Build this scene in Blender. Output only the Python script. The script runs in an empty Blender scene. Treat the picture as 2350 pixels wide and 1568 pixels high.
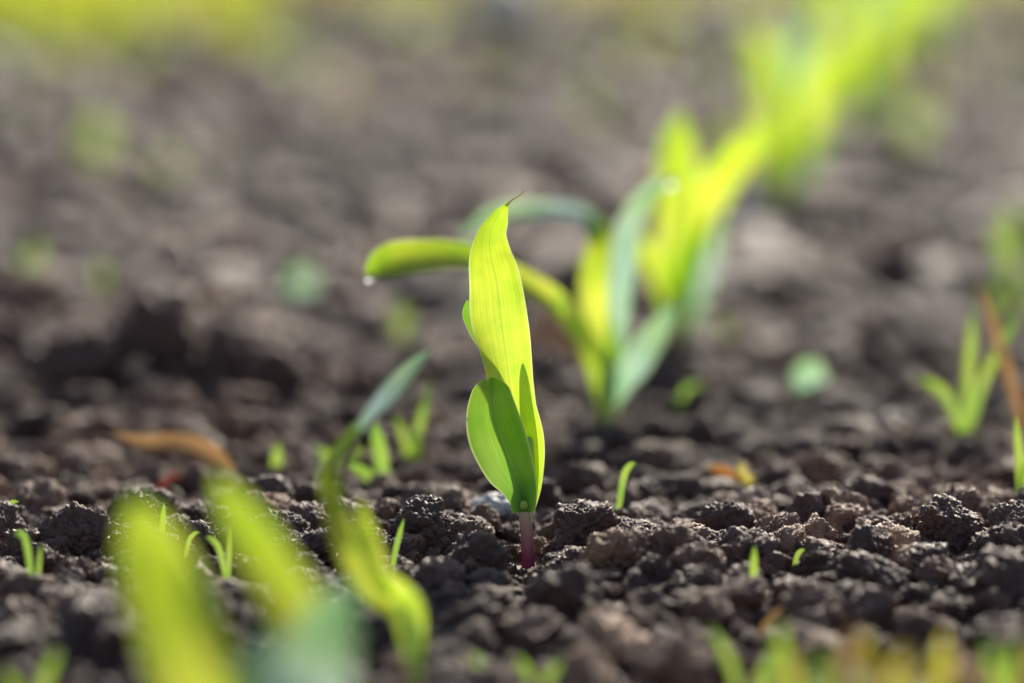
import bpy, math, random
import numpy as np
from mathutils import Vector, Matrix, noise, Euler

random.seed(7); rng = np.random.default_rng(7)
scene = bpy.context.scene
col = scene.collection

# ------------------------------------------------------------------ helpers
def N(nt, typ, **kw):
    n = nt.nodes.new(typ)
    for k, v in kw.items():
        setattr(n, k, v)
    return n

def new_mat(name):
    m = bpy.data.materials.new(name); m.use_nodes = True
    nt = m.node_tree; nt.nodes.clear()
    return m, nt

def ramp(nt, fac, stops, interp='LINEAR'):
    r = N(nt, 'ShaderNodeValToRGB'); r.color_ramp.interpolation = interp
    e = r.color_ramp.elements
    while len(e) < len(stops): e.new(0.5)
    for i, (p, c) in enumerate(stops):
        e[i].position = p; e[i].color = (*c, 1) if len(c) == 3 else c
    nt.links.new(fac, r.inputs[0]); return r.outputs[0]

def mixc(nt, fac, a, b, mode='MIX'):
    m = N(nt, 'ShaderNodeMix', data_type='RGBA', blend_type=mode)
    for sock, v in ((m.inputs[0], fac), (m.inputs[6], a), (m.inputs[7], b)):
        if isinstance(v, bpy.types.NodeSocket): nt.links.new(v, sock)
        elif isinstance(v, (int, float)): sock.default_value = v
        else: sock.default_value = (*v, 1)
    return m.outputs[2]

def mathn(nt, op, a, b=None, c=None):
    m = N(nt, 'ShaderNodeMath', operation=op)
    for i, v in enumerate((a, b, c)):
        if v is None: continue
        if isinstance(v, bpy.types.NodeSocket): nt.links.new(v, m.inputs[i])
        else: m.inputs[i].default_value = v
    return m.outputs[0]

def noise_tex(nt, vec, scale, detail=4, rough=0.55):
    n = N(nt, 'ShaderNodeTexNoise'); n.inputs['Scale'].default_value = scale
    n.inputs['Detail'].default_value = detail; n.inputs['Roughness'].default_value = rough
    nt.links.new(vec, n.inputs['Vector']); return n.outputs['Fac']

# ------------------------------------------------------------------ materials
def soil_mat(name, instanced):
    m, nt = new_mat(name); L = nt.links.new
    out = N(nt, 'ShaderNodeOutputMaterial'); p = N(nt, 'ShaderNodeBsdfPrincipled')
    L(p.outputs[0], out.inputs[0])
    geo = N(nt, 'ShaderNodeNewGeometry')
    if instanced:
        at = N(nt, 'ShaderNodeAttribute', attribute_type='INSTANCER', attribute_name='tint')
        tint = at.outputs['Fac']
    else:
        tint = noise_tex(nt, geo.outputs['Position'], 9, 5)
    base = ramp(nt, tint, [(0.0, (0.072, 0.038, 0.029)), (0.45, (0.140, 0.074, 0.054)),
                           (0.75, (0.235, 0.124, 0.080)), (1.0, (0.50, 0.285, 0.165))])
    fine = noise_tex(nt, geo.outputs['Position'], 420, 4, 0.65)
    v = ramp(nt, fine, [(0.3, (0.55, 0.52, 0.51)), (0.7, (1.4, 1.36, 1.32))])
    c = mixc(nt, 1.0, base, v, 'MULTIPLY')
    L(c, p.inputs['Base Color'])
    L(ramp(nt, fine, [(0.35, (0.60,)*3), (0.65, (0.28,)*3)]), p.inputs['Roughness'])
    p.inputs['Specular IOR Level'].default_value = 0.45
    b = N(nt, 'ShaderNodeBump'); b.inputs['Strength'].default_value = 0.95
    b.inputs['Distance'].default_value = 0.0013
    L(noise_tex(nt, geo.outputs['Position'], 480, 5, 0.7), b.inputs['Height']); L(b.outputs[0], p.inputs['Normal'])
    return m

def leaf_mat(name, refl, trans, tmix=0.5, rough=0.42, tipdark=0.3, spec=0.5, vein=1.0, glow=1.0):
    m, nt = new_mat(name); L = nt.links.new
    out = N(nt, 'ShaderNodeOutputMaterial'); p = N(nt, 'ShaderNodeBsdfPrincipled')
    tr = N(nt, 'ShaderNodeBsdfTranslucent'); mx = N(nt, 'ShaderNodeMixShader')
    L(p.outputs[0], mx.inputs[1]); L(tr.outputs[0], mx.inputs[2]); L(mx.outputs[0], out.inputs[0])
    mx.inputs[0].default_value = tmix
    uv = N(nt, 'ShaderNodeUVMap'); uv.uv_map = 'UVMap'
    sep = N(nt, 'ShaderNodeSeparateXYZ'); L(uv.outputs[0], sep.inputs[0])
    u = sep.outputs[0]; vv = sep.outputs[1]
    comb = N(nt, 'ShaderNodeCombineXYZ')
    L(mathn(nt, 'MULTIPLY', u, 34.0), comb.inputs[0]); L(mathn(nt, 'MULTIPLY', vv, 1.2), comb.inputs[1])
    vein_n = noise_tex(nt, comb.outputs[0], 1.0, 3, 0.6)
    veins = ramp(nt, vein_n, [(0.35, (0.84, 0.88, 0.86)), (0.65, (1.08,)*3)])
    dist = mathn(nt, 'ABSOLUTE', mathn(nt, 'SUBTRACT', u, 0.5))
    mid = ramp(nt, dist, [(0.0, (0.62, 0.74, 0.9)), (0.014, (0.83, 0.9, 0.95)), (0.03, (1, 1, 1))])
    geo = N(nt, 'ShaderNodeNewGeometry')
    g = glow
    glow_patch = ramp(nt, noise_tex(nt, geo.outputs['Position'], 90, 3), [(0.3, (0.64, 0.84, 0.8)), (0.7, (1.15, 1.05, 1.0+0.5*g))])  # blotches of darker shading and whitish light painted into the leaf colour
    tip_glow = ramp(nt, vv, [(0.0, (0.80, 0.94, 1.0)), (0.38, (1.16, 1.05, 1.0+1.2*g)), (0.62, (1, 1, 1.0+.2*g)), (1.0, (1-tipdark, 1-tipdark*0.6, 1-tipdark*(1-g)))])  # darker tip colour, plus a painted yellow-white glow in the lower middle
    k = mixc(nt, vein, (1, 1, 1), veins, 'MIX')
    k = mixc(nt, 1.0, k, mid, 'MULTIPLY')
    if g > 0:
        k = mixc(nt, 1.0, k, glow_patch, 'MULTIPLY'); k = mixc(nt, 1.0, k, tip_glow, 'MULTIPLY')
    rim_light = ramp(nt, dist, [(0.462, (0, 0, 0)), (0.488, (1, 1, 1))])  # mask for bright rim light painted along the leaf margins
    tcx = mixc(nt, 1.0, k, trans, 'MULTIPLY')
    if g > 0: tcx = mixc(nt, mathn(nt, 'MULTIPLY', rim_light, 0.6), tcx, (0.95, 0.97, 0.50))
    L(tcx, tr.inputs[0])
    rc = mixc(nt, 1.0, k, refl, 'MULTIPLY')
    if g > 0: rc = mixc(nt, mathn(nt, 'MULTIPLY', rim_light, 0.4), rc, (0.45, 0.50, 0.25))
    L(rc, p.inputs['Base Color'])
    p.inputs['Roughness'].default_value = rough; p.inputs['Specular IOR Level'].default_value = spec
    b = N(nt, 'ShaderNodeBump'); b.inputs['Strength'].default_value = 0.3; b.inputs['Distance'].default_value = 0.0002
    L(vein_n, b.inputs['Height']); L(b.outputs[0], p.inputs['Normal']); L(b.outputs[0], tr.inputs['Normal'])
    return m

M_bright = leaf_mat('corn_leaf_bright', (0.13, 0.23, 0.02), (0.79, 0.97, 0.035), 0.68)  # lit leaf copy: transmission colour raised for the backlit glow
M_green = leaf_mat('corn_leaf_shade_green', (0.12, 0.22, 0.025), (0.34, 0.62, 0.03), 0.56, tipdark=0.0)  # shaded leaf copy: leaf-on-leaf shadow put into a darker green
M_teal = leaf_mat('corn_leaf_glaucous_sky', (0.34, 0.47, 0.25), (0.62, 0.90, 0.27), 0.50, rough=0.35, spec=0.9)  # glaucous leaf tone with the sky's reflection painted into the colour
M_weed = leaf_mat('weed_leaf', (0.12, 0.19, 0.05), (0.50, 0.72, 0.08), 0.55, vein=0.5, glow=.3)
M_grass = leaf_mat('verge_grass', (0.20, 0.18, 0.05), (0.72, 0.64, 0.08), 0.55, vein=0.4, glow=0)
M_vgreen = leaf_mat('verge_grass_green', (0.14, 0.20, 0.04), (0.62, 0.76, 0.07), 0.6, vein=0.4, glow=0)
M_straw = leaf_mat('dry_straw', (0.40, 0.24, 0.12), (0.55, 0.30, 0.12), 0.4, rough=0.7, spec=0.2, glow=0)
M_tan = leaf_mat('withered_tip', (0.34, 0.27, 0.15), (0.5, 0.4, 0.15), 0.3, rough=0.6, glow=0)
M_orange = leaf_mat('orange_leaf', (0.42, 0.18, 0.05), (0.62, 0.25, 0.05), 0.4, rough=0.6, spec=0.3, glow=0)
M_yellow = leaf_mat('yellow_leaf', (0.45, 0.38, 0.10), (0.72, 0.60, 0.12), 0.5, rough=0.6, spec=0.3, glow=0)
M_red = leaf_mat('red_leaf', (0.22, 0.05, 0.04), (0.30, 0.07, 0.05), 0.4, rough=0.5, glow=0)

def stem_mat(name, low, high, z0, z1, tr_col):
    m, nt = new_mat(name); L = nt.links.new
    out = N(nt, 'ShaderNodeOutputMaterial'); p = N(nt, 'ShaderNodeBsdfPrincipled')
    geo = N(nt, 'ShaderNodeNewGeometry'); s = N(nt, 'ShaderNodeSeparateXYZ'); L(geo.outputs['Position'], s.inputs[0])
    mr = N(nt, 'ShaderNodeMapRange'); L(s.outputs[2], mr.inputs[0]); mr.inputs[1].default_value = z0; mr.inputs[2].default_value = z1
    f = mathn(nt, 'ADD', mr.outputs[0], mathn(nt, 'MULTIPLY', mathn(nt, 'SUBTRACT', noise_tex(nt, geo.outputs['Position'], 500, 3), 0.5), 0.3))
    mid = tuple(a*0.5+b*0.5 for a, b in zip(low, high))
    c = ramp(nt, f, [(0.0, low), (0.55, mid), (1.0, high)])
    L(c, p.inputs['Base Color'])
    p.inputs['Roughness'].default_value = 0.35
    tr = N(nt, 'ShaderNodeBsdfTranslucent'); L(c, tr.inputs[0])
    mx = N(nt, 'ShaderNodeMixShader'); mx.inputs[0].default_value = 0.3
    L(p.outputs[0], mx.inputs[1]); L(tr.outputs[0], mx.inputs[2]); L(mx.outputs[0], out.inputs[0])
    return m
M_stem = stem_mat('corn_stem_purple', (0.42, 0.095, 0.17), (0.58, 0.60, 0.30), 0.001, 0.0165, None)
M_stem_g = stem_mat('corn_stem_green', (0.50, 0.50, 0.14), (0.50, 0.68, 0.12), 0.0, 0.012, None)

m, nt = new_mat('water'); out = N(nt, 'ShaderNodeOutputMaterial'); p = N(nt, 'ShaderNodeBsdfPrincipled')
nt.links.new(p.outputs[0], out.inputs[0]); p.inputs['Transmission Weight'].default_value = 1; p.inputs['IOR'].default_value = 1.33
p.inputs['Roughness'].default_value = 0.02; p.inputs['Base Color'].default_value = (1, 1, 1, 1); M_water = m

def stone_mat(name, c1, c2):
    m, nt = new_mat(name); out = N(nt, 'ShaderNodeOutputMaterial'); p = N(nt, 'ShaderNodeBsdfPrincipled')
    nt.links.new(p.outputs[0], out.inputs[0]); geo = N(nt, 'ShaderNodeNewGeometry')
    nt.links.new(ramp(nt, noise_tex(nt, geo.outputs['Position'], 350, 5), [(0.35, c1), (0.65, c2)]), p.inputs['Base Color'])
    p.inputs['Roughness'].default_value = 0.5; return m
M_stone = stone_mat('pale_stone', (0.36, 0.33, 0.33), (0.60, 0.57, 0.57))
M_stone_t = stone_mat('tan_stone', (0.30, 0.21, 0.15), (0.50, 0.38, 0.28))
M_stone_o = stone_mat('orange_stone', (0.42, 0.18, 0.08), (0.66, 0.32, 0.15))
M_soil = soil_mat('soil_ground', False); M_clod = soil_mat('soil_clod', True)

# ------------------------------------------------------------------ ground
PLANTS = [(0.0038, 0.676), (0.0288, 0.845), (0.060, 1.008), (0.1366, 1.42), (0.233, 1.94), (0.348, 2.58), (0.47, 3.25),
          (-0.0188, 0.552), (-0.034, 0.450)]
def gh(x, y):
    a = 0.0022 + 0.005 * min(1.0, max(0.0, (y - 0.8) / 1.2)) + 0.012*min(1.0, max(0, (y-2)/4))
    h = a * noise.noise(Vector((x*11, y*11, 0.3))) * 1.6 + a * 0.5 * noise.noise(Vector((x*31, y*31, 5.3)))
    w = 1.0
    for (px, py) in PLANTS[:4]:
        d2 = (x-px)**2 + (y-py)**2
        w *= 1 - math.exp(-d2 / 0.02**2)
    h *= w
    h += 0.007 * math.exp(-((x+0.115)**2/0.045**2 + (y-0.93)**2/0.05**2))
    h += 0.003 * math.exp(-((x+0.10)**2/0.05**2 + (y-0.69)**2/0.03**2))
    h += 0.003 * math.exp(-((x-0.125)**2/0.05**2 + (y-0.69)**2/0.04**2))
    h -= 0.005 * math.exp(-((x+0.08)**2/0.08**2 + (y-0.79)**2/0.04**2))
    h -= 0.0025 * math.exp(-((x-0.0038)**2/0.014**2 + (y-0.655)**2/0.03**2))
    h += 0.004 * math.exp(-((x-0.17)**2/0.08**2 + (y-1.15)**2/0.12**2))
    return h

def axis(lo, hi, step, far):
    v = list(np.arange(lo, hi, step)); s = step; x = v[-1]
    while x < far: s *= 1.25; x += s; v.append(x)
    s = step; x = v[0]; pre = []
    while x > -far: s *= 1.25; x -= s; pre.append(x)
    return pre[::-1] + v
xs = axis(-0.5, 0.7, 0.006, 400); ys = axis(0.15, 1.9, 0.006, 400)
verts = []
for y in ys:
    for x in xs:
        r = max(abs(x), abs(y)); verts.append((x, y, gh(x, y) if r < 12 else 0.0))
nx = len(xs)
faces = [(j*nx+i, j*nx+i+1, (j+1)*nx+i+1, (j+1)*nx+i) for j in range(len(ys)-1) for i in range(nx-1)]
me = bpy.data.meshes.new('ground'); me.from_pydata(verts, [], faces); me.shade_smooth()
me.materials.append(M_soil); ground = bpy.data.objects.new('ground', me); col.objects.link(ground)

# ------------------------------------------------------------------ clods
import bmesh
def make_clod(i, sub):
    bm = bmesh.new(); bmesh.ops.create_icosphere(bm, subdivisions=sub, radius=1)
    r = random.Random(100+i)
    planes = []
    for k in range(r.randint(9, 15)):
        n = Vector((r.gauss(0, 1), r.gauss(0, 1), r.gauss(0, 1))).normalized()
        planes.append((n, r.uniform(0.58, 0.98)))
    off = Vector((r.uniform(-50, 50), r.uniform(-50, 50), r.uniform(-50, 50)))
    for v in bm.verts:
        d = v.co.normalized(); rad = 1.12
        for n, h in planes:
            q = n.dot(d)
            if q > 0.05:
                rad = min(rad, h/q)
        p = d * rad
        f = noise.fractal(p*1.5+off, 0.9, 2.1, 4) * 0.24
        vd, vp = noise.voronoi(p*2.0+off)
        crack = -0.17 * max(0, 1 - (vd[1]-vd[0]) / 0.10) * max(0, min(1, 0.4+2*noise.noise(p*2+off)))
        vd2, _ = noise.voronoi(p*5.0+off)
        msk = max(0, min(1, 0.2+2.2*noise.noise(p*1.5-off)))
        l2 = (0.4 - vd2[0]) * 0.15 * msk
        g = noise.fractal(p*6+off, 0.55, 2.2, 6) * 0.075
        v.co = p + d*(f+crack+l2+g)
    me = bpy.data.meshes.new('clod'); bm.to_mesh(me); bm.free(); me.shade_smooth(); me.materials.append(M_clod)
    return bpy.data.objects.new('clod_%02d' % i, me)
protos = bpy.data.collections.new('clod_shapes')
NB, NP = 9, 19
for i in range(NP):
    protos.objects.link(make_clod(i, 6 if i < NB else 4))

pts = []; scl = []; rot = []; idx = []; tint = []
def add_clod(x, y, r, t=None, sink=None, flat=None, i=None, lift=0.0):
    for (px, py) in PLANTS[:2]:
        if (x-px)**2+(y-py)**2 < (r*0.95+0.0017)**2 : return
    if sink is None and abs(x-0.0035) < 0.006+r*.6 and 0.575 < y < 0.676 and r > 0.0035: return
    s = random.uniform(0.05, 0.5) if sink is None else sink
    pts.append((x, y, gh(x, y) + r*s + lift))
    f = random.uniform(0.65, 0.95) if flat is None else flat
    scl.append((r*random.uniform(0.85, 1.2), r*random.uniform(0.85, 1.2), r*f))
    rot.append((random.uniform(-0.5, 0.5), random.uniform(-0.5, 0.5), random.uniform(0, 6.28)))
    big = (r > 0.0024 and y < 1.0)
    idx.append(i if i is not None else (random.randrange(NB) if big else random.randrange(NB, NP)))
    if t is None:
        b = 0.36 - 0.08*min(1, max(0, y-.9)) + 0.6*noise.noise(Vector((x*6, y*6, 9)))
        t = min(0.9, max(0, random.gauss(b, 0.22)))
        if random.random() < 0.05: t = random.uniform(0.75, 1.0)
    tint.append(t)

heroes = [(0.0172, 0.683, .0092, .35, .6), (0.0121, 0.618, .0092, .25, .35), (0.105, 0.676, .0075, .35, .6), (0.0905, 0.666, .0060, 1.0, .5),
          (-0.0207, 0.682, .0088, .15, .4), (-0.105, 0.672, .0085, .3, .4), (0.0275, 0.655, .0068, .7, .5), (0.0385, 0.658, .0072, .6, .5),
          (0.113, 0.635, .0098, .3, .25), (-0.091, 0.690, .007, .3, .5), (-0.118, 0.64, .0072, .35, .3), (0.052, 0.69, .0080, .3, .2), (0.075, 0.70, .0080, .35, .2),
          (-0.115, 0.93, .016, .5, .6), (-0.092, 0.915, .013, .35, .5), (-0.138, 0.91, .013, .3, .5), (-0.075, 0.90, .010, .4, .6), (-0.15, 0.80, .007, .8, .5), (-0.13, 0.81, .006, .85, .5),
          (-0.10, 0.78, .006, .6, .4), (0.135, 0.71, .007, .35, .4), (0.06, 0.83, .006, .4, .4), (0.045, 0.75, .0065, .35, .3), (-0.105, 0.60, .0062, .6, .3), (-0.095, 0.61, .0055, .65, .3),
          (0.042, 0.612, .0064, .75, .4), (0.125, 0.60, .0095, .5, .3), (-0.010, 0.652, .0042, .6, .4), (0.10, 1.10, .014, .45, .3), (0.16, 1.16, .016, .5, .4), (0.13, 1.02, .010, .6, .3),
          (-0.18, 1.0, .012, .5, .4), (-0.05, 1.02, .010, .5, .4), (0.003, 0.594, .0070, .55, .3), (-0.010, 0.588, .0062, .4, .3), (0.026, 0.60, .0066, .5, .3), (0.08, 0.61, .0078, .45, .3),
          (0.065, 0.625, .006, .6, .4), (0.027, 0.675, .0055, .5, .4), (-0.108, 0.625, .0062, .55, .4), (-0.08, 0.60, .007, .5, .3), (0.10, 0.645, .0055, .75, .4),
          (-0.0055, 0.627, .0055, .5, .3), (-0.018, 0.64, .006, .45, .3), (-0.037, 0.66, .0065, .3, .3), (-0.055, 0.655, .006, .4, .3), (0.055, 0.66, .006, .45, .3), (0.072, 0.66, .0055, .55, .3),
          (0.09, 0.60, .006, .5, .3), (0.06, 0.59, .0065, .45, .3), (-0.06, 0.615, .006, .4, .3), (-0.045, 0.63, .005, .5, .3), (0.12, 0.665, .007, .4, .4), (-0.075, 0.675, .006, .4, .3)]
for (x, y, r, t, s) in heroes: add_clod(x, y, r, t, s, flat=0.95, i=random.randrange(NB))
def scatter(n, y0, y1, rfun, kx=0.27, mx=0.09, power=1.0, row=0.0):
    c = 0
    while c < n:
        y = random.uniform(y0, y1); hw = kx*y+mx
        if random.random() > hw/(kx*y1+mx): continue
        x = random.uniform(-hw, hw+0.05)
        add_clod(x, y, rfun()); c += 1
scatter(27000, 0.33, 1.15, lambda: min(0.003, 0.0009*random.paretovariate(1.9)), 0.22, 0.06)
scatter(6000, 0.36, 1.15, lambda: random.uniform(0.0018, 0.0038), 0.24, .07)
scatter(2300, 0.40, 1.15, lambda: random.uniform(0.0036, 0.0060), 0.24, .07)
scatter(800, 0.42, 1.15, lambda: random.uniform(0.0058, 0.0084), 0.24, .07)
scatter(14000, 1.1, 2.6, lambda: min(0.018, 0.0040*random.paretovariate(2.2)), 0.26, 0.05)
scatter(7000, 2.5, 6.0, lambda: min(0.035, 0.010*random.paretovariate(2.4)), 0.26, 0.05)
n = len(pts)
me = bpy.data.meshes.new('soil_clods'); me.from_pydata(pts, [], [])
a = me.attributes.new('scl', 'FLOAT_VECTOR', 'POINT'); a.data.foreach_set('vector', np.array(scl, np.float32).ravel())
a = me.attributes.new('rot', 'FLOAT_VECTOR', 'POINT'); a.data.foreach_set('vector', np.array(rot, np.float32).ravel())
a = me.attributes.new('idx', 'INT', 'POINT'); a.data.foreach_set('value', np.array(idx, np.int32))
a = me.attributes.new('tint', 'FLOAT', 'POINT'); a.data.foreach_set('value', np.array(tint, np.float32))
clods = bpy.data.objects.new('soil_clods', me); col.objects.link(clods)
ng = bpy.data.node_groups.new('clod_scatter', 'GeometryNodeTree')
ng.interface.new_socket('Geometry', in_out='INPUT', socket_type='NodeSocketGeometry')
ng.interface.new_socket('Geometry', in_out='OUTPUT', socket_type='NodeSocketGeometry')
gi = ng.nodes.new('NodeGroupInput'); go = ng.nodes.new('NodeGroupOutput')
iop = ng.nodes.new('GeometryNodeInstanceOnPoints'); ci = ng.nodes.new('GeometryNodeCollectionInfo')
ci.inputs['Collection'].default_value = protos; ci.inputs['Separate Children'].default_value = True; ci.inputs['Reset Children'].default_value = True
def na(nm, dt):
    q = ng.nodes.new('GeometryNodeInputNamedAttribute'); q.data_type = dt; q.inputs['Name'].default_value = nm; return q.outputs['Attribute']
e2r = ng.nodes.new('FunctionNodeEulerToRotation')
ng.links.new(na('rot', 'FLOAT_VECTOR'), e2r.inputs[0]); ng.links.new(e2r.outputs[0], iop.inputs['Rotation'])
ng.links.new(na('scl', 'FLOAT_VECTOR'), iop.inputs['Scale']); ng.links.new(na('idx', 'INT'), iop.inputs['Instance Index'])
iop.inputs['Pick Instance'].default_value = True
ng.links.new(ci.outputs[0], iop.inputs['Instance']); ng.links.new(gi.outputs[0], iop.inputs['Points']); ng.links.new(iop.outputs[0], go.inputs[0])
clods.modifiers.new('scatter', 'NODES').node_group = ng

# ------------------------------------------------------------------ leaves
def catmull(P, n):
    P = [np.array(p, float) for p in P]; P = [2*P[0]-P[1]] + P + [2*P[-1]-P[-2]]
    out = []; segs = len(P)-3
    for k in range(n+1):
        g = k/n*segs; i = min(int(g), segs-1); t = g-i
        a, b, c, d = P[i:i+4]
        out.append(0.5*((2*b)+(-a+c)*t+(2*a-5*b+4*c-d)*t*t+(-a+3*b-3*c+d)*t**3))
    return out

def ribbon(ctrl, cup=0.15, fold=0.0, wave=0.0, wfreq=3.0, ref=(0, -1, 0), nseg=48, nc=12, phase=0.0, blunt=False):
    C = catmull(ctrl, nseg); V = []; UV = []; F = Vector(ref).normalized()
    for k, c in enumerate(C):
        a = C[max(0, k-1)]; b = C[min(nseg, k+1)]
        T = Vector((b-a)[:3]).normalized(); side = T.cross(F)
        if side.length < 1e-3: side = Vector((1, 0, 0))
        side.normalize(); side = Matrix.Rotation(math.radians(c[4]), 3, T) @ side
        Nn = side.cross(T); w = max(c[3], 0.00008); vv = k/nseg
        if blunt and vv > 0.86: w *= math.sqrt(max(0.0, 1-((vv-0.86)/0.14)**2))*0.97+0.03
        for j in range(nc+1):
            s = -1+2*j/nc
            o = cup*w*(s*s) + fold*w*abs(s) + wave*w*math.sin(vv*wfreq*6.283+phase+(1.3 if s > 0 else 0))*s*s*(1 if s > 0 else -1)
            V.append(Vector(c[:3]) + side*(s*w/2) + Nn*o); UV.append((j/nc, vv))
    Fc = [(k*(nc+1)+j, k*(nc+1)+j+1, (k+1)*(nc+1)+j+1, (k+1)*(nc+1)+j) for k in range(nseg) for j in range(nc)]
    return V, Fc, UV

def mesh_from(name, parts, smooth=True):
    me = bpy.data.meshes.new(name); V = []; Fs = []; U = []; mi = []; mats = []
    for (v, f, u, mt) in parts:
        o = len(V); V += [tuple(q) for q in v]; Fs += [tuple(i+o for i in q) for q in f]; U += list(u)
        if mt not in mats: mats.append(mt)
        mi += [mats.index(mt)]*len(f)
    me.from_pydata(V, [], Fs)
    for mt in mats: me.materials.append(mt)
    me.polygons.foreach_set('material_index', mi)
    uvl = me.uv_layers.new(name='UVMap'); vi = np.zeros(len(me.loops), np.int32); me.loops.foreach_get('vertex_index', vi)
    uvl.data.foreach_set('uv', np.array(U, np.float32)[vi].ravel())
    if smooth: me.shade_smooth()
    return me

def tube(ctrl, nseg=24, nr=14):
    C = catmull([(x, y, z, r, 0) for x, y, z, r in ctrl], nseg); V = []; UV = []
    for k, c in enumerate(C):
        for j in range(nr):
            a = 6.2832*j/nr; V.append(Vector((c[0]+c[3]*math.cos(a), c[1]+c[3]*math.sin(a), c[2]))); UV.append((j/nr, k/nseg))
    F = [(k*nr+j, k*nr+(j+1) % nr, (k+1)*nr+(j+1) % nr, (k+1)*nr+j) for k in range(nseg) for j in range(nr)]
    F.append(tuple(nseg*nr+j for j in range(nr)))
    return V, F, UV

def drop_part(x, y, z, r, sq=1.0):
    bm = bmesh.new(); bmesh.ops.create_icosphere(bm, subdivisions=4, radius=r)
    V = [Vector((v.co.x+x, v.co.y+y, v.co.z*sq+z)) for v in bm.verts]; F = [tuple(v.index for v in f.verts) for f in bm.faces]; bm.free()
    return V, F, [(0, 0)]*len(V)

def seedling(base, unit, parts):
    e = bpy.data.objects.new('corn_seedling', None); e.empty_display_size = 0.01; col.objects.link(e)
    e.location = (base[0], base[1], gh(*base)-0.0002)
    for kind, nm, mat, ctrl, opt in parts:
        if kind == 'leaf':
            V, F, UV = ribbon([(a*unit, b*unit, c*unit, w*unit, t) for a, b, c, w, t in ctrl], **opt)
        elif kind == 'stem':
            V, F, UV = tube([(a*unit, b*unit, c*unit, r*unit) for a, b, c, r in ctrl])
        else:
            a, b, c, r = ctrl; V, F, UV = drop_part(a*unit, b*unit, c*unit, r*unit)
        ob = bpy.data.objects.new(nm, mesh_from(nm, [(V, F, UV, mat)])); col.objects.link(ob); ob.parent = e
    return e

k = 0.152
def ln(p): return [(x, y + k*z, z, w, t) for x, y, z, w, t in p]
seedling(PLANTS[0], 0.0001058, [
 ('stem', 'stem', M_stem, [(2, 0, -40, 16), (1, 5, 30, 15), (-3, 14, 90, 14), (-8, 22, 140, 15), (-8, 24, 158, 19)], {}),
 ('stem', 'sheath', M_stem_g, [(-8, 22, 134, 17), (-8, 24, 148, 26), (-6, 28, 180, 24), (0, 36, 230, 17), (4, 50, 290, 10), (5, 52, 300, 2)], {}),
 ('leaf', 'leaf_1', M_green, ln([(-10, -16, 132, 50, 0), (-12, -26, 165, 66, 0), (-22, -32, 200, 88, -4), (-42, -44, 245, 116, -6), (-66, -50, 310, 132, -6),
                               (-78, -50, 360, 122, -8), (-82, -42, 405, 92, -10), (-80, -24, 438, 52, -10)]), dict(cup=0.17, wave=0.05, wfreq=1.5, blunt=True, nc=16)),
 ('leaf', 'leaf_2', M_bright, ln([(-4, 0, 140, 44, 0), (4, 4, 200, 60, 0), (-2, 2, 290, 82, 0), (-34, 0, 380, 102, 4), (-48, 0, 470, 112, 6), (-62, 0, 570, 134, -6), (-71, 4, 650, 124, -10),
                               (-85, 10, 710, 98, 0), (-86, 10, 760, 72, 14), (-69, 4, 800, 48, 26), (-52, 0, 822, 18, 30), (-46, 0, 832, 4, 30)]), dict(cup=0.18, fold=0.03, wave=0.09, wfreq=2.4, nseg=80, nc=16)),
 ('leaf', 'leaf_tip', M_tan, ln([(-50, 0, 824, 8, 30), (-38, 0, 836, 6, 40), (-24, 0, 845, 6, 60), (-10, 0, 856, 5, 20), (-7, 0, 858, 1, 20)]), dict(cup=0.1, nseg=16, nc=4)),
 ('leaf', 'leaf_3', M_bright, ln([(0, 14, 150, 46, 0), (6, 20, 230, 46, 0), (8, 22, 310, 38, 0), (4, 24, 380, 32, -10), (0, 26, 450, 22, -10), (-2, 26, 490, 4, -10)]), dict(cup=0.25)),
 ('leaf', 'leaf_4', M_green, ln([(-40, 30, 400, 20, 0), (-74, 36, 470, 34, -10), (-110, 40, 530, 40, -20), (-132, 36, 575, 34, -30), (-138, 30, 606, 6, -35)]), dict(cup=0.25)),
 ('drop', 'droplet_1', M_water, (-27, -4, 373, 3.0), {}),
 ('drop', 'droplet_2', M_water, (-136, 6, 356, 2.8), {}),
])

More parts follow.
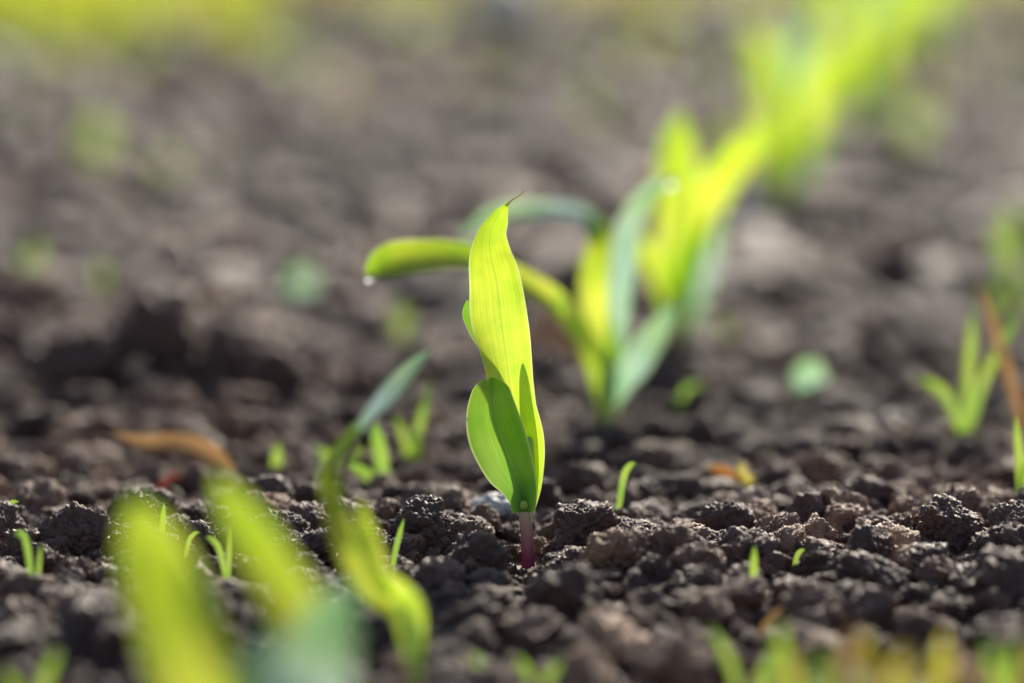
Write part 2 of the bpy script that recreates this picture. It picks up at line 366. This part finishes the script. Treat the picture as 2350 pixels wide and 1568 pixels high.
b2 = PLANTS[1]
def W(p): return [(x-b2[0]*1000, y-b2[1]*1000, z, w, t) for x, y, z, w, t in p]
seedling(b2, 0.001, [
 ('stem', 'stem', M_stem_g, [(0, 0, -4, 2.4), (-0.5, 0, 6, 2.4), (0, 0, 14, 2.9), (0, 0, 22, 2.0), (0, 0, 26, .4)], {}),
 ('leaf', 'leaf_1', M_bright, W([(28, 845, 8, 4, 0), (27, 846, 14, 5.5, 0), (22.8, 845, 26.6, 7, 5), (13.4, 832, 41.5, 7.6, 10), (3, 818, 50.4, 7.4, 10), (-11.8, 795, 60.0, 7.6, 5),
                          (-27, 775, 62.6, 9.6, 0), (-35, 767, 62, 9.0, 0), (-39.6, 764, 59.8, 2, 0)]), dict(cup=0.15, fold=.05, ref=(0.1, -0.95, 0.3), nseg=64)),
 ('leaf', 'leaf_2', M_bright, [(0, 0, 10, 4, 0), (1, 5, 22, 6.5, 0), (-3, 8, 34, 8.5, 0), (-4, 10, 46, 9, 0), (-2, 14, 56, 8.5, 0), (-3, 20, 61, 7, 10), (-6, 24, 63.4, 5, 10)], dict(cup=0.15, ref=(0, -0.8, 0.5))),
 ('leaf', 'leaf_2_blade', M_teal, [(-2.5, 18.5, 60, 6.5, 10), (-8, 26, 64.5, 6, 10), (-20, 32, 65, 6.5, 10), (-34, 36, 63, 6, 0), (-45, 38, 56, 1, 0)], dict(cup=0.15, ref=(0, -0.8, 0.5), nseg=40)),
 ('leaf', 'leaf_3', M_teal, [(1, -2, 10, 4, 0), (4, -3, 17, 7, 0), (8, -4, 24, 9.5, 10), (13, -2, 31, 8, 10), (17.5, 0, 37, 5, 10), (19.5, 2, 41, .5, 10)], dict(cup=0.25)),
 ('leaf', 'leaf_4', M_teal, [(2, 6, 20, 5, 0), (3, 8, 34, 6.5, 0), (4, 8, 48, 8, 0), (6, 10, 62, 8, 5), (11, 12, 71, 6.5, 10), (16, 14, 75, 4, 10), (19, 14, 75.5, 1, 0)], dict(cup=0.2)),
 ('drop', 'droplet_1', M_water, (-38.6-28.8, 763.5-845, 58.6, 1.2), {}),
 ('drop', 'droplet_2', M_water, (19.3, 13.5, 75.6, 1.9), {}),
])
seedling(PLANTS[2], 0.001, [
 ('stem', 'stem', M_stem_g, [(0, 0, -4, 2.6), (0, 0, 8, 2.6), (0, 0, 20, 3), (0, 0, 26, .5)], {}),
 ('leaf', 'leaf_1', M_bright, [(0, 0, 8, 5, 0), (-2, 0, 28, 11, 0), (-2, 2, 46, 14, 0), (-1, 4, 62, 15, 0), (-1, 6, 76, 11, 0), (0, 6, 86, 1, 0)], dict(cup=0.2)),
 ('leaf', 'leaf_2', M_bright, [(0, 0, 10, 5, 0), (4, -2, 36, 9, 0), (8, -4, 54, 14, 5), (16, -6, 67, 13, 10), (26, -8, 78, 9, 10), (34, -8, 83, 1, 10)], dict(cup=0.2)),
 ('leaf', 'leaf_3', M_teal, [(2, 2, 10, 5, 0), (6, 4, 22, 9, 0), (10, 6, 36, 9, 0), (14, 8, 54, 5, 0), (16, 8, 62, 1, 0)], dict(cup=0.2)),
 ('leaf', 'leaf_4', M_bright, [(-1, 0, 10, 5, 0), (-6, 0, 24, 7, 0), (-12, 0, 36, 7, 0), (-17, 0, 42, 2, 0)], dict(cup=0.2)),
])
def generic(base, h, seed, lean=0.0):
    r = random.Random(seed); q = h/100.0
    seedling(base, 0.001*q, [
     ('stem', 'stem', M_stem_g, [(0, 0, -4, 2.6), (0, 0, 10, 2.6), (0, 0, 26, 3), (0, 0, 34, .5)], {}),
     ('leaf', 'leaf_1', M_bright, [(0, 0, 10, 5, 0), (-3, 2, 40, 13, r.uniform(-20, 20)), (-6, 4, 66, 18, 0), (-12, 6, 88, 16, 10), (-22, 8, 104, 1, 20)], dict(cup=0.2)),
     ('leaf', 'leaf_2', M_bright, [(0, 0, 14, 5, 0), (6, -3, 40, 13, 10), (12, -8, 68, 18, 10), (24, -12, 84, 15, 20), (36, -18, 82, 1, 30)], dict(cup=0.2, ref=(0, -.8, .5))),
     ('leaf', 'leaf_3', M_teal, [(0, 0, 14, 5, 0), (2, 3, 46, 10, 10), (4+lean, 5, 80, 14, -10), (10+lean, 8, 100, 10, -20), (18+lean, 10, 116, 1, -20)], dict(cup=0.2)),
     ('leaf', 'leaf_4', M_bright, [(0, 0, 12, 5, 0), (-8, -2, 30, 10, 10), (-20, -4, 44, 13, 20), (-32, -6, 46, 10, 20), (-40, -8, 38, 1, 10)], dict(cup=0.2, ref=(0, -.8, .5))),
     ('leaf', 'leaf_5', M_green, [(0, 0, 12, 5, 0), (6, 2, 28, 9, 10), (14, 4, 44, 12, 0), (24, 6, 54, 1, 0)], dict(cup=0.2)),
    ])
generic(PLANTS[3], 98, 1); generic(PLANTS[4], 120, 2, 5); generic(PLANTS[5], 140, 3, -4); generic(PLANTS[6], 140, 4)
for i, (x, y) in enumerate([(-1.15, 5.4), (-0.95, 4.6)]): generic((x, y), 110, 20+i)

p7 = PLANTS[7]
seedling(p7, 0.001, [
 ('stem', 'stem', M_stem_g, [(0, 0, -4, 1.5), (-0.6, 1, 8, 1.4), (-1.4, 3, 14, 1.6), (-3, 5, 19, 0.6)], {}),
 ('leaf', 'leaf_1', M_bright, [(-.7, 2, 8, 3.4, 0), (-2.7, 6, 18, 7.0, 5), (-9.9, 10, 23, 7.0, 5), (-15.5, 17, 30.4, 6, 0), (-18.4, 26, 35.8, 4.6, 0), (-19, 33, 41, 4.4, 0), (-14.4, 48, 47.4, 2.6, 35)], dict(cup=0.15)),
 ('leaf', 'leaf_2', M_teal, [(-15.0, 47, 46.4, 2.0, 50), (-12, 51, 50, 3.4, 30), (-7.5, 57, 54, 4.4, 10), (-3, 63, 58, 3, 0), (.9, 68, 61, .4, 0)], dict(cup=0.2)),
 ('leaf', 'leaf_3', M_bright, [(-6, 8, 20, 2.5, 0), (-9, 13, 26, 4.4, 10), (-11, 18, 31, 3.6, 10), (-12.5, 21, 37, .5, 10)], dict(cup=0.25)),
])
p8 = PLANTS[8]
seedling(p8, 0.001, [
 ('stem', 'stem', M_stem_g, [(0, 0, -4, 2.6), (0, 0, 8, 2.6), (0, 2, 16, 3), (0, 2, 22, .5)], {}),
 ('leaf', 'leaf_1', M_bright, [(0, 0, 8, 5, 0), (-9, 8, 18, 11, 5), (-19, 18, 29, 14.5, 5), (-25, 28, 40, 14, 0), (-29.5, 36, 48, 11, 0), (-33, 41, 54.5, 2, 0)], dict(cup=0.10)),
 ('leaf', 'leaf_2', M_bright, [(0, 2, 8, 5, 0), (1, 18, 26, 8, 0), (-2, 28, 35.5, 9, 5), (-8.5, 38, 44, 8.5, 5), (-14.5, 45, 51, 7, 5), (-19, 50, 57, 1.5, 5)], dict(cup=0.10)),
 ('leaf', 'leaf_3', M_teal, [(2, 0, 8, 5, 0), (2, 8, 20, 11, 0), (1, 14, 30, 13, 0), (3, 20, 38, 9, 0), (7, 24, 42.5, 2, 0)], dict(cup=0.2)),
 ('leaf', 'leaf_4', M_teal, [(-1, 2, 8, 5, 0), (-5, 10, 20, 11, 0), (-7.5, 16, 29, 10, 0), (-7, 20, 36, 2, 0)], dict(cup=0.2)),
])

# ------------------------------------------------------------------ small sprouts and weeds
def blade(x, y, z, dx, dy, dz, w, bend=0.3, tw=0):
    mx, my, mz = x+dx*0.35, y+dy*0.35, z+dz*(0.5+bend*0.3)
    qx, qy, qz = x+dx*0.72, y+dy*0.72, z+dz*(0.8+bend*0.2)
    return ribbon([(x, y, z, w*.5, tw), (mx, my, mz, w, tw), (qx, qy, qz, w*.85, tw), (x+dx, y+dy, z+dz, w*.08, tw)], cup=0.2, nseg=12, nc=4)
def sprout(name, x, y, blades, mat=M_weed, up=2):
    z = gh(x, y); parts = []
    for (ox, dx, dy, dz, w, b) in blades:
        parts.append((*blade(ox/1000, 0, 0, dx/1000, dy/1000, (dz+4+up)/1000, w/1000, b), mat))
    ob = bpy.data.objects.new(name, mesh_from(name, parts)); ob.location = (x, y, z-0.001); col.objects.link(ob); return ob
G = 'grass_sprout'
sprout(G, -0.108, 0.628, [(0, -4, 0, 12, 1.4, 1.2), (0.5, 1, 1, 10, 1.0, .1)])
sprout(G, -0.0654, 0.640, [(0, -5, 0, 8, 1.3, .8), (0, 0.3, 0, 11, 1.2, 0)])
sprout(G, 0.0267, 0.7155, [(0, 5, 0, 9.5, 1.7, .9)], up=4)
sprout(G, 0.0547, 0.632, [(0, 0.4, 0, 7, 1.8, 0)], up=4)
sprout(G, -0.0285, 0.653, [(0, 3.2, 0, 9.5, 1.3, 0)])
sprout(G, -0.085, 0.675, [(0, .8, 0, 6, 1.4, 0)], up=3)
sprout(G, 0.1343, 0.8306, [(0, -14, 0, 14, 3.0, .6), (0, 2, 2, 34, 3.2, 0), (0, 15, 0, 33, 2.8, 0)])
sprout(G, -0.0349, 0.769, [(0, -3, 0, 16, 4.0, 0), (1, -12, 0, 5, 3, 0)])
sprout(G, -0.0296, 0.806, [(0, 6, 0, 22, 2.4, -.3), (0, 3, 0, 8, 3, 0), (0, -4, 0, 12, 2, .3)])
sprout(G, -0.048, 0.80, [(0, -8, 0, 5, 3, .2), (0, 5, 0, 5, 3, .3)])
sprout(G, -0.067, 0.79, [(0, 1, 0, 8, 3, 0)])
sprout(G, 0.1335, 0.732, [(0, -2, 0, 19, 2.2, 0), (0, 2, 0, 10, 3, 0)])
sprout(G, 0.050, 0.87, [(0, 9, 0, 7, 2, 1.2)])
sprout(G, -0.19, 1.12, [(0, 2, 0, 20, 5, 0), (0, -5, 0, 14, 5, 0)])
sprout(G, -0.248, 1.70, [(0, 2, 0, 32, 14, 0), (0, -8, 0, 18, 10, 0)])
sprout(G, 0.195, 1.10, [(0, -10, 0, 26, 4, 1.0), (0, -2, 0, 40, 4, .3)])
sprout(G, -0.128, 0.69, [(0, 6, 0, 5, 1.5, .9)], up=3)
sprout(G, -0.078, 0.66, [(0, 4, 0, 4, 1.0, .9)])
sprout(G, 0.066, 0.655, [(0, 3, 0, 1, 1.2, .9)])
sprout('foreground_grass', 0.046, 0.545, [(0, -7, 2, 15, 1.8, .2), (0, 8, 2, 12, 1.6, .2), (2, 3, 0, 8, 1.6, .2)], up=0)
for i in range(30):
    x = random.uniform(0.050, 0.11); y = random.uniform(0.46, 0.52)
    sprout('foreground_grass', x, y, [(0, random.uniform(-8, 8), 2, random.uniform(14, 24) , 2.4, .3), (0, random.uniform(-9, 9), 0, random.uniform(12, 20), 2.2, .3)],
           random.choice([M_weed, M_grass, M_grass, M_straw]), up=0)
sprout('foreground_grass', 0.005, 0.552, [(0, -4, 2, 7, 2.0, .2), (0, 5, 2, 6, 2.0, .2), (-9, -4, 0, 8, 2, .2)], up=0)
sprout('foreground_grass', -0.092, 0.53, [(0, 5, 2, 11, 2.2, .2), (0, -6, 2, 7, 2.0, .2)])
sprout('dry_stalk', 0.152, 0.825, [(0, -15, 0, 43, 3.2, -.3)], M_straw)
sprout('straw_stem', 0.052, 0.60, [(0, 7, 3, 4, 1.3, .2)], M_straw)

parts = []
def tuft(x, y, hh, mat, nb=4, wk=0.16):
    z = gh(x, y)
    for b in range(nb):
        a = random.uniform(0, 6.28); l = random.uniform(0.2, 0.8)*hh
        c = blade(x, y, z-0.002, math.cos(a)*l, math.sin(a)*l, hh*random.uniform(0.5, 1.1), hh*wk*random.uniform(.7, 1.3), random.uniform(0, 1))
        parts.append((*c, mat))
def wscatter(n, y0, y1, h0, h1, kx=0.3, fn=None, avoid=True):
    c = 0
    while c < n:
        y = random.uniform(y0, y1); hw = kx*y+0.05
        if random.random() > hw/(kx*y1+0.05): continue
        x = random.uniform(-hw, hw)
        if fn and random.random() > fn(x, y): continue
        tuft(x, y, random.uniform(h0, h1), random.choice([M_weed, M_weed, M_grass]), nb=3); c += 1
wscatter(52, 0.95, 1.8, 0.009, 0.020)
wscatter(200, 1.6, 3.4, 0.016, 0.040, fn=lambda x, y: 0.2+0.8*max(0, min(1, noise.noise(Vector((x*2, y*2, 3)))*2+.4)))
wscatter(600, 2.6, 5.2, 0.03, 0.068, fn=lambda x, y: 1.0 if x < -0.085*y else 0.18)
me = mesh_from('weeds', parts); col.objects.link(bpy.data.objects.new('weeds', me))
parts = []
for i in range(22000):
    y = 2.8 + 8*random.random()**1.7; x = random.uniform(-0.36*y, 0.36*y)
    left = max(0.0, min(1.0, (-x/y - 0.08)/0.06))
    start = 4.7 + 0.4*noise.noise(Vector((x*1.2, 2.2, 0))) - 1.8*left
    if y < start: continue
    hh = random.uniform(0.05, 0.10); a = random.uniform(0, 6.28)
    mt = random.choice([M_vgreen, M_vgreen, M_grass]) if left > .3 else random.choice([M_grass, M_grass, M_straw, M_vgreen])
    parts.append((*ribbon([(x, y, 0, .006, 0), (x+math.cos(a)*hh*.2, y+math.sin(a)*hh*.2, hh*.6, .010, 0), (x+math.cos(a)*hh*.6, y+math.sin(a)*hh*.6, hh, .001, 0)], nseg=4, nc=2), mt))
me = mesh_from('grass_verge', parts); col.objects.link(bpy.data.objects.new('grass_verge', me))

def cot(x, y, r, h):
    z = gh(x, y)
    a = ribbon([(0, 0, 0, .001, 0), (0, 0, h*.6, .001, 0), (0, -.001, h, .001, 0)], nseg=6, nc=2)
    b = ribbon([(0, 0, h-.0005, .001, 0), (0, -r*.2, h+r*.5, r*1.6, 0), (0, -r*.3, h+r*1.1, r*1.9, 0), (0, -r*.3, h+r*1.8, r*1.2, 0), (0, -r*.2, h+r*2, r*.1, 0)], cup=.15, nseg=16, nc=8)
    ob = bpy.data.objects.new('weed_cotyledon', mesh_from('weed_cotyledon', [(*a, M_weed), (*b, M_teal)])); ob.location = (x, y, z); col.objects.link(ob)
cot(0.0948, 0.899, .0058, .003); cot(-0.0833, 1.121, .0065, .003)

def pebble(x, y, rx, ry, rz, mat, seed, up=.55):
    bm = bmesh.new(); bmesh.ops.create_icosphere(bm, subdivisions=5, radius=1); o = Vector((seed*7.3, 1, 2))
    for v in bm.verts:
        d = v.co.copy(); f = 1+0.3*noise.fractal(d*1.3+o, 1, 2, 3)+.06*noise.noise(d*5+o); v.co = Vector((d.x*rx*f, d.y*ry*f, d.z*rz*f))
    me = bpy.data.meshes.new('pebble'); bm.to_mesh(me); bm.free(); me.shade_smooth(); me.materials.append(mat)
    ob = bpy.data.objects.new('pebble', me); ob.location = (x, y, gh(x, y)+rz*up); ob.rotation_euler = (0.1, -0.15, seed); col.objects.link(ob)
pebble(-0.0050, 0.712, .0066, .005, .0050, M_stone, 0.3, .8)
pebble(0.116, 0.845, .005, .005, .0045, M_stone_t, 2, .9)
pebble(0.1122, 1.365, .011, .011, .012, M_stone, 3, .9)
pebble(-0.008, 3.33, .048, .04, .045, M_stone, 4, .9)
pebble(0.0141, 0.969, .0105, .009, .011, M_stone_o, 5, 1.0)
pebble(0.024, 0.955, .007, .006, .007, M_stone_o, 6, .9)
pebble(0.158, 1.5, .016, .02, .012, M_stone_t, 7)
for i, (x, y, r) in enumerate([(-0.07, 1.25, .006), (-0.16, 1.4, .007), (0.17, 0.93, .004), (-0.135, 1.05, .006), (0.085, 0.74, .0028), (0.06, 1.7, .009), (-0.055, 0.86, .004), (0.25, 2.2, .015), (-0.3, 2.4, .016)]):
    pebble(x, y, r, r, r*.8, M_stone_t if i % 2 else M_stone, 10+i, .8)
def scrap(name, x, y, z, pts_, mat, cup=.3):
    ob = bpy.data.objects.new(name, mesh_from(name, [(*ribbon([(a/1000, b/1000, c/1000, w/1000, t) for a, b, c, w, t in pts_], cup=cup, ref=(0, -.6, .8), nseg=20, nc=6), mat)]))
    ob.location = (x, y, gh(x, y)+z); col.objects.link(ob)
scrap('dry_leaf', -0.094, 0.78, .010, [(-17, 0, 7, 1, 0), (-9, 0, 4, 5, 20), (0, 0, 3, 8, -10), (9, 0, 1, 7, 20), (16, 0, -4, 2, 0)], M_straw)
scrap('red_leaf', -0.094, 0.762, .002, [(-3, 0, 0, 1, 0), (-1, 0, 3, 3, 10), (2, 0, 5, 3, 0), (3, 0, 7, 1, 0)], M_red)
scrap('orange_leaf', 0.0575, 0.762, .003, [(-4, 0, 5, 1, 0), (-1, 0, 3, 5, 20), (2, 0, 1, 5, 0), (4, 0, 0, 1, 0)], M_orange)
scrap('yellow_leaf', 0.0625, 0.757, .002, [(0, 0, 8, 1, 0), (0, 0, 5, 3, 20), (2, 0, 1, 4, 0), (3, 0, -1, 1, 0)], M_yellow)
scrap('orange_leaf', -0.009, 0.682, .002, [(-1, 0, 0, .3, 0), (0, 0, 1, 1.2, 20), (1.5, 0, 1.8, 1.0, 0), (2.2, 0, 2, .3, 0)], M_orange)
for i, (x, y) in enumerate([(-0.24, 4.7), (-0.3, 5.0), (-0.1, 5.0)]):
    scrap('orange_leaf', x, y, .05, [(-60, 0, 0, 10, 0), (-20, 0, 20, 70, 20), (20, 0, 30, 70, 0), (60, 0, 20, 10, 0)], M_orange)

# ------------------------------------------------------------------ light
EL, AZ = math.radians(30), math.radians(14)
w = bpy.data.worlds.new('World'); scene.world = w; w.use_nodes = True
nt = w.node_tree; bg = nt.nodes['Background']; sky = nt.nodes.new('ShaderNodeTexSky'); sky.sky_type = 'NISHITA'; sky.sun_disc = False
sky.sun_elevation = EL; sky.sun_rotation = AZ; nt.links.new(sky.outputs[0], bg.inputs[0]); bg.inputs[1].default_value = 0.145
sun = bpy.data.lights.new('sun', 'SUN'); sun.energy = 5.0; sun.angle = math.radians(3); sun.color = (1, .90, .75)
so = bpy.data.objects.new('sun', sun); col.objects.link(so)
d = Vector((math.sin(AZ)*math.cos(EL), math.cos(AZ)*math.cos(EL), math.sin(EL)))
so.rotation_euler = d.to_track_quat('Z', 'Y').to_euler(); so.location = (0.5, 3, 2)

# ------------------------------------------------------------------ camera
cam = bpy.data.cameras.new('camera'); cam.lens = 100; cam.sensor_width = 36; cam.clip_start = 0.02; cam.clip_end = 2000
cam.dof.use_dof = True; cam.dof.focus_distance = 0.690; cam.dof.aperture_fstop = 4.0; cam.dof.aperture_blades = 0
co = bpy.data.objects.new('camera', cam); col.objects.link(co); co.location = (0, 0, 0.156); co.rotation_euler = (math.radians(90-8.57), 0, 0)
scene.camera = co
scene.view_settings.view_transform = 'Standard'; scene.view_settings.look = 'None'; scene.view_settings.exposure = 0
